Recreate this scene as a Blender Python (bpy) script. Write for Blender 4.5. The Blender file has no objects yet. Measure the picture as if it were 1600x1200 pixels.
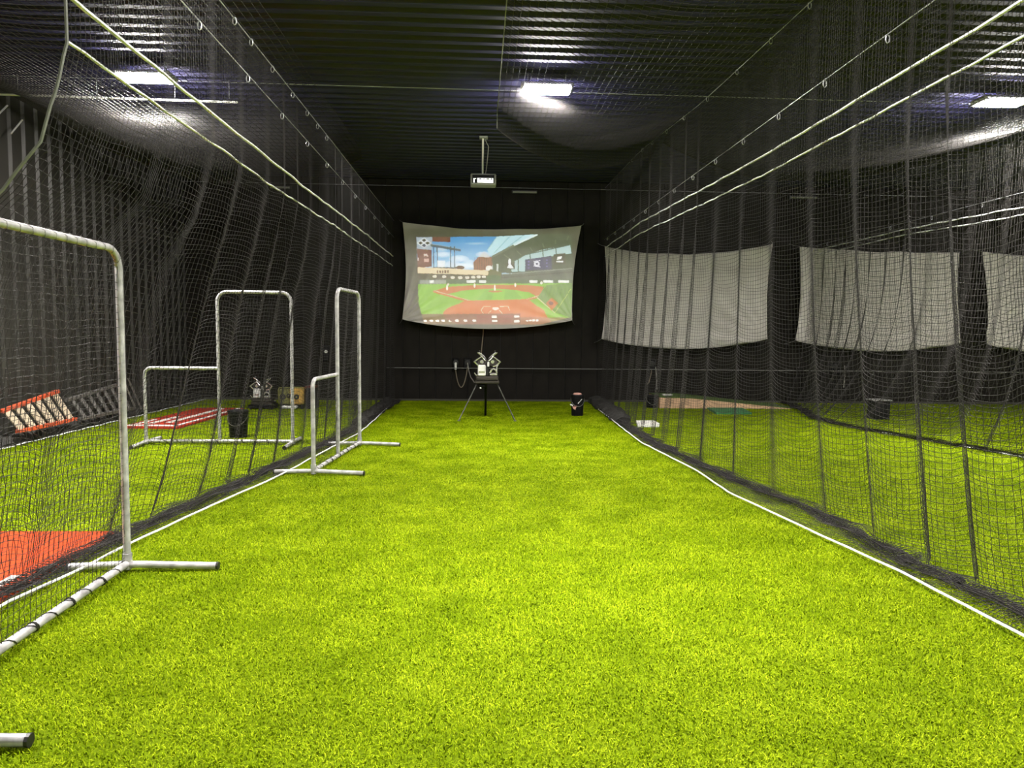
import bpy, math, random
import numpy as np
from mathutils import Vector, Matrix

random.seed(7)
rng = np.random.default_rng(11)
S = bpy.context.scene
COL = S.collection

# ------------------------------------------------------------------ camera
F_PX, CAM_H = 1120.0, 1.56
yaw, roll, pitch = math.radians(2.7), math.radians(0.6), math.atan(82 / F_PX)
fw = Vector((math.sin(yaw) * math.cos(pitch), math.cos(yaw) * math.cos(pitch), -math.sin(pitch)))
r0 = Vector((math.cos(yaw), -math.sin(yaw), 0)); u0 = r0.cross(fw)
rv = r0 * math.cos(roll) + u0 * math.sin(roll)
uv = u0 * math.cos(roll) - r0 * math.sin(roll)
cam = bpy.data.cameras.new('camera'); cam.sensor_width = 36.0; cam.lens = F_PX / 1600 * 36
cam.clip_start = 0.05; cam.clip_end = 100
camo = bpy.data.objects.new('camera', cam); COL.objects.link(camo)
M = Matrix(((rv.x, uv.x, -fw.x, 0), (rv.y, uv.y, -fw.y, 0), (rv.z, uv.z, -fw.z, CAM_H), (0, 0, 0, 1)))
camo.matrix_world = M
S.camera = camo

# ------------------------------------------------------------------ world, exposure
w = bpy.data.worlds.new('world'); S.world = w; w.use_nodes = True
w.node_tree.nodes['Background'].inputs[0].default_value = (0.60, 0.66, 0.8, 1)
w.node_tree.nodes['Background'].inputs[1].default_value = 0.02
S.view_settings.view_transform = 'Standard'
S.view_settings.look = 'None'
S.view_settings.gamma = 1.0
S.view_settings.use_curve_mapping = False
S.view_settings.exposure = 0.0
S.cycles.max_bounces = 3; S.cycles.time_limit = 1100; S.cycles.diffuse_bounces = 2; S.cycles.glossy_bounces = 1; S.cycles.adaptive_threshold = 0.03
LAMP_STRENGTH = 520.0      # glow of the lens itself
LAMP_BEAM = 170.0          # watts of the downward beam of each lamp
LAMP_COLOR = (1.0, 0.955, 0.89, 1)

# ------------------------------------------------------------------ materials
def new_mat(name):
    m = bpy.data.materials.new(name); m.use_nodes = True
    nt = m.node_tree
    return m, nt, nt.nodes['Principled BSDF']

def mat(name, col, rough=0.6, metal=0.0, spec=0.5, noise=0.0, scale=8.0, emit=None, col2=None, bump=0.0):
    m, nt, b = new_mat(name)
    b.inputs['Roughness'].default_value = rough
    b.inputs['Metallic'].default_value = metal
    b.inputs['Specular IOR Level'].default_value = spec
    c = (*col, 1)
    if noise > 0 or col2 or bump > 0:
        tc = nt.nodes.new('ShaderNodeTexCoord')
        n = nt.nodes.new('ShaderNodeTexNoise'); n.inputs['Scale'].default_value = scale
        n.inputs['Detail'].default_value = 5
        nt.links.new(tc.outputs['Object'], n.inputs['Vector'])
        if noise > 0 or col2:
            r = nt.nodes.new('ShaderNodeValToRGB')
            lo = col2 if col2 else tuple(x * (1 - noise) for x in col)
            hi = col if col2 else tuple(min(1, x * (1 + noise)) for x in col)
            r.color_ramp.elements[0].position = 0.35; r.color_ramp.elements[1].position = 0.68
            r.color_ramp.elements[0].color = (*lo, 1); r.color_ramp.elements[1].color = (*hi, 1)
            nt.links.new(n.outputs['Fac'], r.inputs['Fac'])
            nt.links.new(r.outputs['Color'], b.inputs['Base Color'])
        else:
            b.inputs['Base Color'].default_value = c
        if bump > 0:
            bp = nt.nodes.new('ShaderNodeBump'); bp.inputs['Strength'].default_value = bump
            bp.inputs['Distance'].default_value = 0.01
            nt.links.new(n.outputs['Fac'], bp.inputs['Height'])
            nt.links.new(bp.outputs['Normal'], b.inputs['Normal'])
    else:
        b.inputs['Base Color'].default_value = c
    if emit:
        b.inputs['Emission Color'].default_value = (*emit[:3], 1)
        b.inputs['Emission Strength'].default_value = emit[3]
    return m

MT = {}
MT['ceil'] = mat('ceiling_paint', (0.014, 0.012, 0.070), 0.58, 0.0, 0.5, noise=0.15, scale=3)
MT['wall'] = mat('black_wall_panel', (0.0145, 0.0128, 0.0105), 0.7, 0, 0.12, noise=0.25, scale=2.5)
MT['wall_seam'] = mat('black_wall_seam', (0.008, 0.008, 0.008), 0.7)
MT['wall_left'] = mat('left_wall_metal', (0.026, 0.024, 0.021), 0.5, 0, 0.4, noise=0.15, scale=2)
MT['net'] = mat('net_twine', (0.029, 0.027, 0.026), 0.6, 0, 0.2)
MT['rope'] = mat('white_rope', (0.78, 0.79, 0.80), 0.7, noise=0.25, scale=40)
MT['cable'] = mat('steel_cable', (0.45, 0.46, 0.48), 0.4, 0.6)
MT['darkrope'] = mat('grey_rope', (0.22, 0.22, 0.21), 0.7)
MT['galv'] = mat('galvanised_pipe', (0.47, 0.46, 0.47), 0.42, 0.25, noise=0.30, scale=14)
MT['pvc'] = mat('white_painted_pipe', (0.72, 0.71, 0.66), 0.5)
MT['black'] = mat('black_plastic', (0.004, 0.004, 0.005), 0.5, spec=0.2)
MT['base'] = mat('wall_foot_strip', (0.05, 0.048, 0.036), 0.7)
MT['blackm'] = mat('black_metal', (0.012, 0.012, 0.012), 0.45)
MT['rubber'] = mat('dark_rubber', (0.03, 0.026, 0.022), 0.75)
MT['chrome'] = mat('polished_aluminium', (0.78, 0.77, 0.74), 0.25, 0.75, noise=0.12, scale=20)
MT['whitep'] = mat('white_panel', (0.75, 0.75, 0.72), 0.4)
MT['brownp'] = mat('dark_bronze_plate', (0.05, 0.043, 0.036), 0.45, 0.3)
MT['legm'] = mat('grey_steel_leg', (0.12, 0.12, 0.105), 0.4, 0.6)
MT['red'] = mat('red_mat_turf', (0.36, 0.030, 0.014), 0.85, 0, 0.2, noise=0.2, scale=30)
MT['orange'] = mat('clay_orange_turf', (0.36, 0.042, 0.007), 0.9, 0, 0.2, noise=0.18, scale=40, bump=0.4)
MT['white'] = mat('white_paint', (0.82, 0.82, 0.78), 0.6)
MT['orangeladder'] = mat('orange_fibreglass', (0.55, 0.085, 0.03), 0.5, noise=0.15, scale=10)
MT['tread'] = mat('ladder_tread', (0.55, 0.46, 0.34), 0.45, 0.3, noise=0.2, scale=12)
MT['greyladder'] = mat('grey_ladder_metal', (0.20, 0.19, 0.18), 0.4, 0.5)
MT['tan'] = mat('tan_plywood', (0.62, 0.40, 0.24), 0.7, noise=0.25, scale=6)
MT['greenmat'] = mat('green_mat', (0.035, 0.17, 0.055), 0.8, noise=0.2, scale=20)
MT['greendark'] = mat('dark_green_turf', (0.06, 0.11, 0.012), 0.9, noise=0.3, scale=25)
MT['yellow'] = mat('yellow_casing', (0.50, 0.31, 0.07), 0.55, noise=0.3, scale=9)
MT['olive'] = mat('olive_casing', (0.20, 0.20, 0.05), 0.6, noise=0.3, scale=9)
MT['pink'] = mat('bucket_lid_pad', (0.55, 0.30, 0.25), 0.6)
MT['darkred'] = mat('dark_red_plastic', (0.15, 0.02, 0.015), 0.5)
MT['housing'] = mat('lamp_housing', (0.5, 0.5, 0.48), 0.4, 0.3)
MT['lamp'] = mat('lamp_lens', (0.9, 0.9, 0.9), 0.5, emit=(*LAMP_COLOR[:3], LAMP_STRENGTH))
MT['tube'] = mat('grey_tube_cover', (0.30, 0.30, 0.29), 0.5)
MT['cord'] = mat('tan_cord', (0.23, 0.19, 0.13), 0.6)
MT['cordg'] = mat('grey_cord', (0.32, 0.31, 0.28), 0.6)
MT['panel_painted_light'] = mat('projector_panel_painted_light', (0.6, 0.6, 0.6), 0.4, emit=(1.0, 1.0, 0.95, 1.5))  # emission stands in for light falling on the projector's white rear marks

# turf
def turf_mats():
    m, nt, b = new_mat('turf_backing')
    tc = nt.nodes.new('ShaderNodeTexCoord')
    n1 = nt.nodes.new('ShaderNodeTexNoise'); n1.inputs['Scale'].default_value = 60; n1.inputs['Detail'].default_value = 6
    r = nt.nodes.new('ShaderNodeValToRGB')
    r.color_ramp.elements[0].position = 0.35; r.color_ramp.elements[1].position = 0.7
    r.color_ramp.elements[0].color = (0.08, 0.12, 0.0, 1); r.color_ramp.elements[1].color = (0.16, 0.23, 0.0, 1)
    nt.links.new(tc.outputs['Object'], n1.inputs['Vector']); nt.links.new(n1.outputs['Fac'], r.inputs['Fac'])
    nt.links.new(r.outputs['Color'], b.inputs['Base Color']); b.inputs['Roughness'].default_value = 0.9
    b.inputs['Specular IOR Level'].default_value = 0.1
    MT['turf'] = m
    m, nt, b = new_mat('turf_blade')
    at = nt.nodes.new('ShaderNodeAttribute'); at.attribute_name = 'tone'
    geo = nt.nodes.new('ShaderNodeNewGeometry')
    n2 = nt.nodes.new('ShaderNodeTexNoise'); n2.inputs['Scale'].default_value = 2.2; n2.inputs['Detail'].default_value = 6
    n2.inputs['Roughness'].default_value = 0.65
    nt.links.new(geo.outputs['Position'], n2.inputs['Vector'])
    ad = nt.nodes.new('ShaderNodeMath'); ad.operation = 'ADD'
    mu = nt.nodes.new('ShaderNodeMath'); mu.operation = 'MULTIPLY_ADD'
    mu.inputs[1].default_value = 1.6; mu.inputs[2].default_value = -0.80
    nt.links.new(n2.outputs['Fac'], mu.inputs[0])
    nt.links.new(at.outputs['Fac'], ad.inputs[0]); nt.links.new(mu.outputs[0], ad.inputs[1])
    r = nt.nodes.new('ShaderNodeValToRGB')
    e = r.color_ramp.elements
    e[0].position = 0.0; e[0].color = (0.088, 0.145, 0.0, 1)
    e[1].position = 1.0; e[1].color = (0.39, 0.49, 0.012, 1)
    k = e.new(0.5); k.color = (0.175, 0.26, 0.0, 1)
    nt.links.new(ad.outputs[0], r.inputs['Fac'])
    nt.links.new(r.outputs['Color'], b.inputs['Base Color'])
    b.inputs['Roughness'].default_value = 0.65; b.inputs['Specular IOR Level'].default_value = 0.04
    MT['blade'] = m
turf_mats()

# ------------------------------------------------------------------ helpers
class MB:
    """collects pieces of one mesh"""
    def __init__(s): s.v = []; s.f = []; s.n = 0
    def add(s, v, f):
        s.v += [tuple(p) for p in v]; s.f += [tuple(i + s.n for i in q) for q in f]; s.n = len(s.v); return s
    def box(s, x0, x1, y0, y1, z0, z1, rot=None, at=None, bev=0.0):
        if bev <= 0:
            v = [(x, y, z) for z in (z0, z1) for y in (y0, y1) for x in (x0, x1)]
            f = [(0, 2, 3, 1), (4, 5, 7, 6), (0, 1, 5, 4), (2, 6, 7, 3), (0, 4, 6, 2), (1, 3, 7, 5)]
        else:
            b = bev; v = []; idx = {}
            for ix, x in enumerate((x0, x1)):
                for iy, y in enumerate((y0, y1)):
                    for iz, z in enumerate((z0, z1)):
                        sx, sy, sz = (1 - 2 * ix), (1 - 2 * iy), (1 - 2 * iz)
                        idx[(ix, iy, iz)] = len(v)
                        v += [(x, y + sy * b, z + sz * b), (x + sx * b, y, z + sz * b), (x + sx * b, y + sy * b, z)]
            f = []
            for a in range(3):
                o = [k for k in range(3) if k != a]
                for sgn in (0, 1):
                    ring = []
                    for p, q in ((0, 0), (1, 0), (1, 1), (0, 1)):
                        key = [0, 0, 0]; key[a] = sgn; key[o[0]] = p; key[o[1]] = q
                        ring.append(idx[tuple(key)] + a)
                    f.append(tuple(ring))
            for a in range(3):
                o = [k for k in range(3) if k != a]
                for p in (0, 1):
                    for q in (0, 1):
                        k0 = [0, 0, 0]; k0[o[0]] = p; k0[o[1]] = q
                        k1 = list(k0); k1[a] = 1
                        i0, i1 = idx[tuple(k0)], idx[tuple(k1)]
                        f.append((i0 + o[0], i0 + o[1], i1 + o[1], i1 + o[0]))
            for key, i in idx.items(): f.append((i, i + 1, i + 2))
        if rot is not None or at is not None:
            R = rot if rot is not None else Matrix.Identity(3); A = Vector(at) if at is not None else Vector()
            v = [tuple(R @ Vector(p) + A) for p in v]
        return s.add(v, f)
    def tube(s, pts, r, n=8, closed=False):
        P = [Vector(p) for p in pts]; m = len(P)
        rr = r if hasattr(r, '__len__') else [r] * m
        T = []
        for i in range(m):
            a = P[(i - 1) % m] if (closed or i > 0) else P[i]
            b = P[(i + 1) % m] if (closed or i < m - 1) else P[i]
            T.append((b - a).normalized())
        up = Vector((0, 0, 1)) if abs(T[0].z) < 0.9 else Vector((1, 0, 0))
        N = (up - T[0] * up.dot(T[0])).normalized()
        v = []; f = []
        for i in range(m):
            N = (N - T[i] * N.dot(T[i]))
            N = N.normalized() if N.length > 1e-6 else T[i].orthogonal().normalized()
            B = T[i].cross(N)
            for k in range(n):
                a = 2 * math.pi * k / n
                v.append(P[i] + (N * math.cos(a) + B * math.sin(a)) * rr[i])
        for i in range(m if closed else m - 1):
            for k in range(n):
                a = i * n + k; b = i * n + (k + 1) % n; j = ((i + 1) % m) * n
                f.append((a, b, j + (k + 1) % n, j + k))
        if not closed:
            f.append(tuple(range(n - 1, -1, -1))); f.append(tuple((m - 1) * n + k for k in range(n)))
        return s.add(v, f)
    def lathe(s, prof, n=20, axis='z', at=(0, 0, 0), rot=None):
        v = []; f = []
        for (r, h) in prof:
            for k in range(n):
                a = 2 * math.pi * k / n
                p = Vector((r * math.cos(a), r * math.sin(a), h))
                if axis == 'y': p = Vector((p.x, p.z, p.y))
                if axis == 'x': p = Vector((p.z, p.x, p.y))
                if rot is not None: p = rot @ p
                v.append(p + Vector(at))
        m = len(prof)
        for i in range(m - 1):
            for k in range(n):
                f.append((i * n + k, i * n + (k + 1) % n, (i + 1) * n + (k + 1) % n, (i + 1) * n + k))
        f.append(tuple(range(n - 1, -1, -1))); f.append(tuple((m - 1) * n + k for k in range(n)))
        return s.add(v, f)
    def prism(s, poly, a0, a1, axis='y'):
        n = len(poly); v = []
        for a in (a0, a1):
            for (p, q) in poly:
                v.append({'y': (p, a, q), 'x': (a, p, q), 'z': (p, q, a)}[axis])
        f = [tuple(range(n)), tuple(range(2 * n - 1, n - 1, -1))]
        for i in range(n): f.append((i, (i + 1) % n, n + (i + 1) % n, n + i))
        return s.add(v, f)
    def mesh(s, name, smooth=False):
        me = bpy.data.meshes.new(name); me.from_pydata(s.v, [], s.f); me.validate()
        import bmesh
        bm = bmesh.new(); bm.from_mesh(me); bmesh.ops.recalc_face_normals(bm, faces=bm.faces); bm.to_mesh(me); bm.free()
        if smooth:
            me.polygons.foreach_set('use_smooth', [True] * len(me.polygons))
            try: me.set_sharp_from_angle(angle=math.radians(40))
            except Exception: pass
        return me
    def build(s, name, m, parent=None, smooth=False, loc=None):
        return obj(name, s.mesh(name, smooth), m, parent, loc)

def obj(name, me, m=None, parent=None, loc=None):
    o = bpy.data.objects.new(name, me); COL.objects.link(o)
    if m is not None and me is not None and not me.materials: me.materials.append(MT[m] if isinstance(m, str) else m)
    if parent is not None: o.parent = parent
    if loc is not None: o.location = loc
    return o

def tag(o, label=None, cat=None, group=None, kind=None):
    if label: o['label'] = label
    if cat: o['category'] = cat
    if group: o['group'] = group
    if kind: o['kind'] = kind
    return o

def thing(name, loc, label, cat, group=None, rz=0.0):
    o = bpy.data.objects.new(name, None); COL.objects.link(o)
    o.location = loc; o.rotation_euler = (0, 0, rz); o.empty_display_size = 0.1
    return tag(o, label, cat, group)

def struct(o): o['kind'] = 'structure'; return o

def raw_mesh(name, V, Q):
    """fast quad mesh from arrays"""
    me = bpy.data.meshes.new(name)
    V = np.ascontiguousarray(V, dtype=np.float32); Q = np.ascontiguousarray(Q, dtype=np.int32)
    k = Q.shape[1]
    me.vertices.add(len(V)); me.vertices.foreach_set('co', V.ravel())
    me.loops.add(Q.size); me.loops.foreach_set('vertex_index', Q.ravel())
    me.polygons.add(len(Q)); me.polygons.foreach_set('loop_start', np.arange(0, Q.size, k, dtype=np.int32))
    me.update(calc_edges=True)
    return me

def strands(name, A, B, r, n=3, ref=None):
    """every twine segment A->B as an n-sided prism (n=2: a flat ribbon)"""
    A = np.asarray(A, float); B = np.asarray(B, float)
    d = B - A; L = np.linalg.norm(d, axis=1, keepdims=True); ok = L[:, 0] > 1e-6
    A, B, d, L = A[ok], B[ok], d[ok], L[ok]; d = d / L
    if ref is None: ref = np.array([0.31, 0.87, 0.37])
    a = np.cross(d, ref); a /= np.linalg.norm(a, axis=1, keepdims=True) + 1e-9
    b = np.cross(d, a)
    m = len(A)
    if n == 2:
        V = np.stack([A - a * r, A + a * r, B + a * r, B - a * r], 1).reshape(-1, 3)
        Q = np.arange(4 * m).reshape(m, 4)
        return raw_mesh(name, V, Q)
    ring = []
    for P in (A, B):
        for k in range(n):
            t = 2 * math.pi * k / n
            ring.append(P + r * (math.cos(t) * a + math.sin(t) * b))
    V = np.stack(ring, 1).reshape(-1, 3)
    base = (np.arange(m) * 2 * n)[:, None]
    Q = np.concatenate([base + np.array([[k, (k + 1) % n, n + (k + 1) % n, n + k]]) for k in range(n)], 0)
    return raw_mesh(name, V, Q)

def grid_strands(name, P, r, n=3, ref=None):
    """P: (nu, nv, 3) grid of knots"""
    A = np.concatenate([P[:-1].reshape(-1, 3), P[:, :-1].reshape(-1, 3)])
    B = np.concatenate([P[1:].reshape(-1, 3), P[:, 1:].reshape(-1, 3)])
    return strands(name, A, B, r, n, ref)

def interp(tab):
    xs = [t[0] for t in tab]
    def f(y): return np.stack([np.interp(y, xs, [t[k] for t in tab]) for k in range(1, len(tab[0]))], -1)
    def f1(y): return np.interp(y, xs, [t[1] for t in tab])
    return f1 if len(tab[0]) == 2 else f

def smoothnoise(seed, n=9):
    g = np.random.default_rng(seed); fr = g.uniform(0.25, 3.2, n); ph = g.uniform(0, 6.28, n); am = 1 / (0.6 + fr)
    am = am / am.sum()
    return lambda t: sum(am[i] * np.sin(fr[i] * np.asarray(t) * 2 + ph[i]) for i in range(n))

# ------------------------------------------------------------------ room
X0, X1, Y0, Y1, ZC = -6.35, 16.6, -6.0, 15.95, 4.82
struct(MB().box(X0 - .2, X1 + .2, Y0 - .2, Y1 + .2, -0.12, 0.0).build('floor', 'turf'))

# ribbed metal deck ceiling: trapezoid ribs running across the lanes
def ribbed(u0, u1, pitch, depth, flat=0.34):
    pts = []; u = u0
    while u < u1:
        for (a, h) in ((0, 0), (flat, 0), (0.5, depth), (0.5 + flat, depth)):
            pts.append((u + a * pitch, h))
        u += pitch
    pts.append((u, 0))
    return pts
pr = ribbed(Y0 - .1, Y1 + .1, 0.23, 0.045)
V = []; Fq = []
for (y, h) in pr: V += [(X0 - .1, y, ZC + h), (X1 + .1, y, ZC + h)]
n0 = len(V)
for (y, h) in pr: V += [(X0 - .1, y, ZC + .2), (X1 + .1, y, ZC + .2)]
for i in range(len(pr) - 1):
    Fq.append((2 * i, 2 * i + 1, 2 * i + 3, 2 * i + 2)); Fq.append((n0 + 2 * i, n0 + 2 * i + 2, n0 + 2 * i + 3, n0 + 2 * i + 1))
struct(MB().add(V, Fq).build('ceiling', 'ceil'))

# back wall: a dark backing and one metal sheet panel after the other
wb = struct(MB().box(X0 - .1, X1 + .1, Y1, Y1 + .15, -.1, ZC + .25).build('wall_back', 'wall_seam'))
pw = 0.36
pm = MB().box(0.006, pw - 0.006, -0.022, 0.0, 0.03, ZC + 0.04, bev=0.006).mesh('wall_panel')
x = X0; k = 0
while x < X1 - pw:
    o = obj('panel', pm, 'wall', wb, (x, Y1, 0)); x += pw; k += 1
struct(MB().box(X0, X1, Y1 - .04, Y1 - .022, 0.0, 0.05, bev=.004).build('baseboard_back', 'base'))

def rib_wall(name, xw, side, m):
    pr = ribbed(Y0 - .1, Y1 + .05, 0.30, 0.035, 0.40)
    V = []; Fq = []
    for (y, h) in pr: V += [(xw + side * h, y, -.05), (xw + side * h, y, ZC + .1)]
    n0 = len(V)
    for (y, h) in pr: V += [(xw - side * .1, y, -.05), (xw - side * .1, y, ZC + .1)]
    for i in range(len(pr) - 1):
        Fq.append((2 * i, 2 * i + 1, 2 * i + 3, 2 * i + 2)); Fq.append((n0 + 2 * i, n0 + 2 * i + 2, n0 + 2 * i + 3, n0 + 2 * i + 1))
    return struct(MB().add(V, Fq).build(name, m))
rib_wall('wall_left', X0 - .035, 1, 'wall_left')
rib_wall('wall_right', X1 + .035, -1, 'wall')
struct(MB().box(X0 - .1, X1 + .1, Y0 - .15, Y0, -.1, ZC + .25).build('wall_front', 'wall'))

# ------------------------------------------------------------------ turf blades (uncountable)
def turf():
    n = 15000; g = np.random.default_rng(3)
    sz = 1.0
    bx = g.uniform(-sz / 2, sz / 2, n); by = g.uniform(-sz / 2, sz / 2, n)
    az = g.uniform(0, 2 * np.pi, n); ln = g.uniform(0.012, 0.024, n); lean = g.uniform(0.5, 1.3, n); wd = g.uniform(0.0012, 0.0022, n)
    dirx, diry = np.cos(az), np.sin(az); px, py = -diry, dirx
    base = np.stack([bx, by, np.zeros(n)], 1)
    side = np.stack([px * wd, py * wd, np.zeros(n)], 1)
    l1 = ln * 0.55; a1 = lean * 0.6
    mid = base + np.stack([dirx * np.sin(a1) * l1, diry * np.sin(a1) * l1, np.cos(a1) * l1], 1)
    l2 = ln * 0.45; a2 = np.minimum(lean * 1.5, 1.75)
    tip = mid + np.stack([dirx * np.sin(a2) * l2, diry * np.sin(a2) * l2, np.cos(a2) * l2], 1)
    V = np.stack([base - side, base + side, mid + side, mid - side, tip + side * .5, tip - side * .5], 1).reshape(-1, 3)
    b = (np.arange(n) * 6)[:, None]
    Q = np.concatenate([b + np.array([[0, 1, 2, 3]]), b + np.array([[3, 2, 4, 5]])])
    me = raw_mesh('turf_blades', V, Q)
    tone = np.repeat(np.clip(g.normal(0.5, 0.27, n), 0, 1), 6).astype(np.float32)
    at = me.attributes.new('tone', 'FLOAT', 'POINT'); at.data.foreach_set('value', tone)
    o = obj('turf_blades', me, 'blade', None)
    tag(o, 'bright yellow-green artificial turf covering the whole floor', 'turf', kind='stuff')
    NX, NY = 17, 15
    ng = bpy.data.node_groups.new('turf_scatter', 'GeometryNodeTree')
    ng.interface.new_socket('Geometry', in_out='INPUT', socket_type='NodeSocketGeometry')
    ng.interface.new_socket('Geometry', in_out='OUTPUT', socket_type='NodeSocketGeometry')
    N = ng.nodes; L = ng.links
    gi = N.new('NodeGroupInput'); go = N.new('NodeGroupOutput')
    gr = N.new('GeometryNodeMeshGrid'); gr.inputs['Size X'].default_value = NX - 1; gr.inputs['Size Y'].default_value = NY - 1
    gr.inputs['Vertices X'].default_value = NX; gr.inputs['Vertices Y'].default_value = NY
    tr = N.new('GeometryNodeTransform'); tr.inputs['Translation'].default_value = (2.0, 8.9, 0)
    L.new(gr.outputs['Mesh'], tr.inputs['Geometry'])
    rd = N.new('FunctionNodeRandomValue'); rd.data_type = 'INT'
    rd.inputs[4].default_value = 0; rd.inputs[5].default_value = 3
    mu = N.new('ShaderNodeMath'); mu.operation = 'MULTIPLY'; mu.inputs[1].default_value = math.pi / 2
    L.new(rd.outputs[2], mu.inputs[0])
    cx = N.new('ShaderNodeCombineXYZ'); L.new(mu.outputs[0], cx.inputs['Z'])
    e2r = N.new('FunctionNodeEulerToRotation'); L.new(cx.outputs[0], e2r.inputs[0])
    ip = N.new('GeometryNodeInstanceOnPoints')
    L.new(tr.outputs[0], ip.inputs['Points']); L.new(gi.outputs[0], ip.inputs['Instance']); L.new(e2r.outputs[0], ip.inputs['Rotation'])
    L.new(ip.outputs[0], go.inputs[0])
    md = o.modifiers.new('scatter', 'NODES'); md.node_group = ng
turf()

# ------------------------------------------------------------------ high bay lamps
def lamp(x, y, label, rz=0.0):
    z = 4.60
    t = thing('high_bay_lamp', (x, y, z), label, 'light fixture', 'high bay lamps under the ceiling', rz)
    MB().box(-.33, .33, -.15, .15, .03, .075, bev=.012).build('housing', 'housing', t)
    MB().prism([(-.30, .03), (.30, .03), (.285, .0), (-.285, .0)], -.135, .135, 'y').build('lens', 'lamp', t)
    for sx in (-1, 1):
        MB().box(sx * .30 - .012, sx * .30 + .012, -.16, .16, .012, .06, bev=.003).build('end_cap', 'housing', t)
        MB().tube([(sx * .24, 0, .07), (sx * .24, 0, ZC - z)], .006, 6).build('hanger_rod', 'cable', t)
    MB().box(-.10, .10, -.05, .05, .075, .115, bev=.008).build('driver_box', 'housing', t)
    ld = bpy.data.lights.new('beam', 'AREA'); ld.shape = 'RECTANGLE'; ld.size = .56; ld.size_y = .25
    ld.energy = LAMP_BEAM; ld.color = LAMP_COLOR[:3]; ld.spread = math.radians(100)
    lo = bpy.data.objects.new('beam', ld); COL.objects.link(lo); lo.parent = t; lo.location = (0, 0, -.004)
lamp(-4.11, 9.27, 'glowing rectangular ceiling lamp over the lane with the red mats')
lamp(0.84, 9.30, 'glowing rectangular ceiling lamp over the middle lane')
lamp(6.83, 9.34, 'glowing rectangular ceiling lamp at the right edge of the picture')
for (x, y) in ((-4.1, 4.1), (0.84, 4.1), (6.83, 4.1), (12.6, 9.3), (12.6, 4.1), (-1.5, -3.0), (6.0, -3.0)):
    lamp(x, y, 'ceiling lamp out of view ' + ('behind' if y < 0 else 'beside the far screen' if x > 12 and y > 5 else 'overhead') + ' ' + {-4.1: 'over the left lane', .84: 'over the middle lane', 6.83: 'over the first right lane', 12.6: 'over the last right lane', -1.5: 'on the left', 6.0: 'on the right'}[x])

# ------------------------------------------------------------------ cage nets
def pleat_phase(ys, seed, pmin, pmax):
    nz = smoothnoise(seed); t = nz(ys * 0.9); t = (t - t.min()) / (t.max() - t.min())
    per = pmin + (pmax - pmin) * t
    return np.cumsum(2 * np.pi / per * np.gradient(ys))

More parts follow.
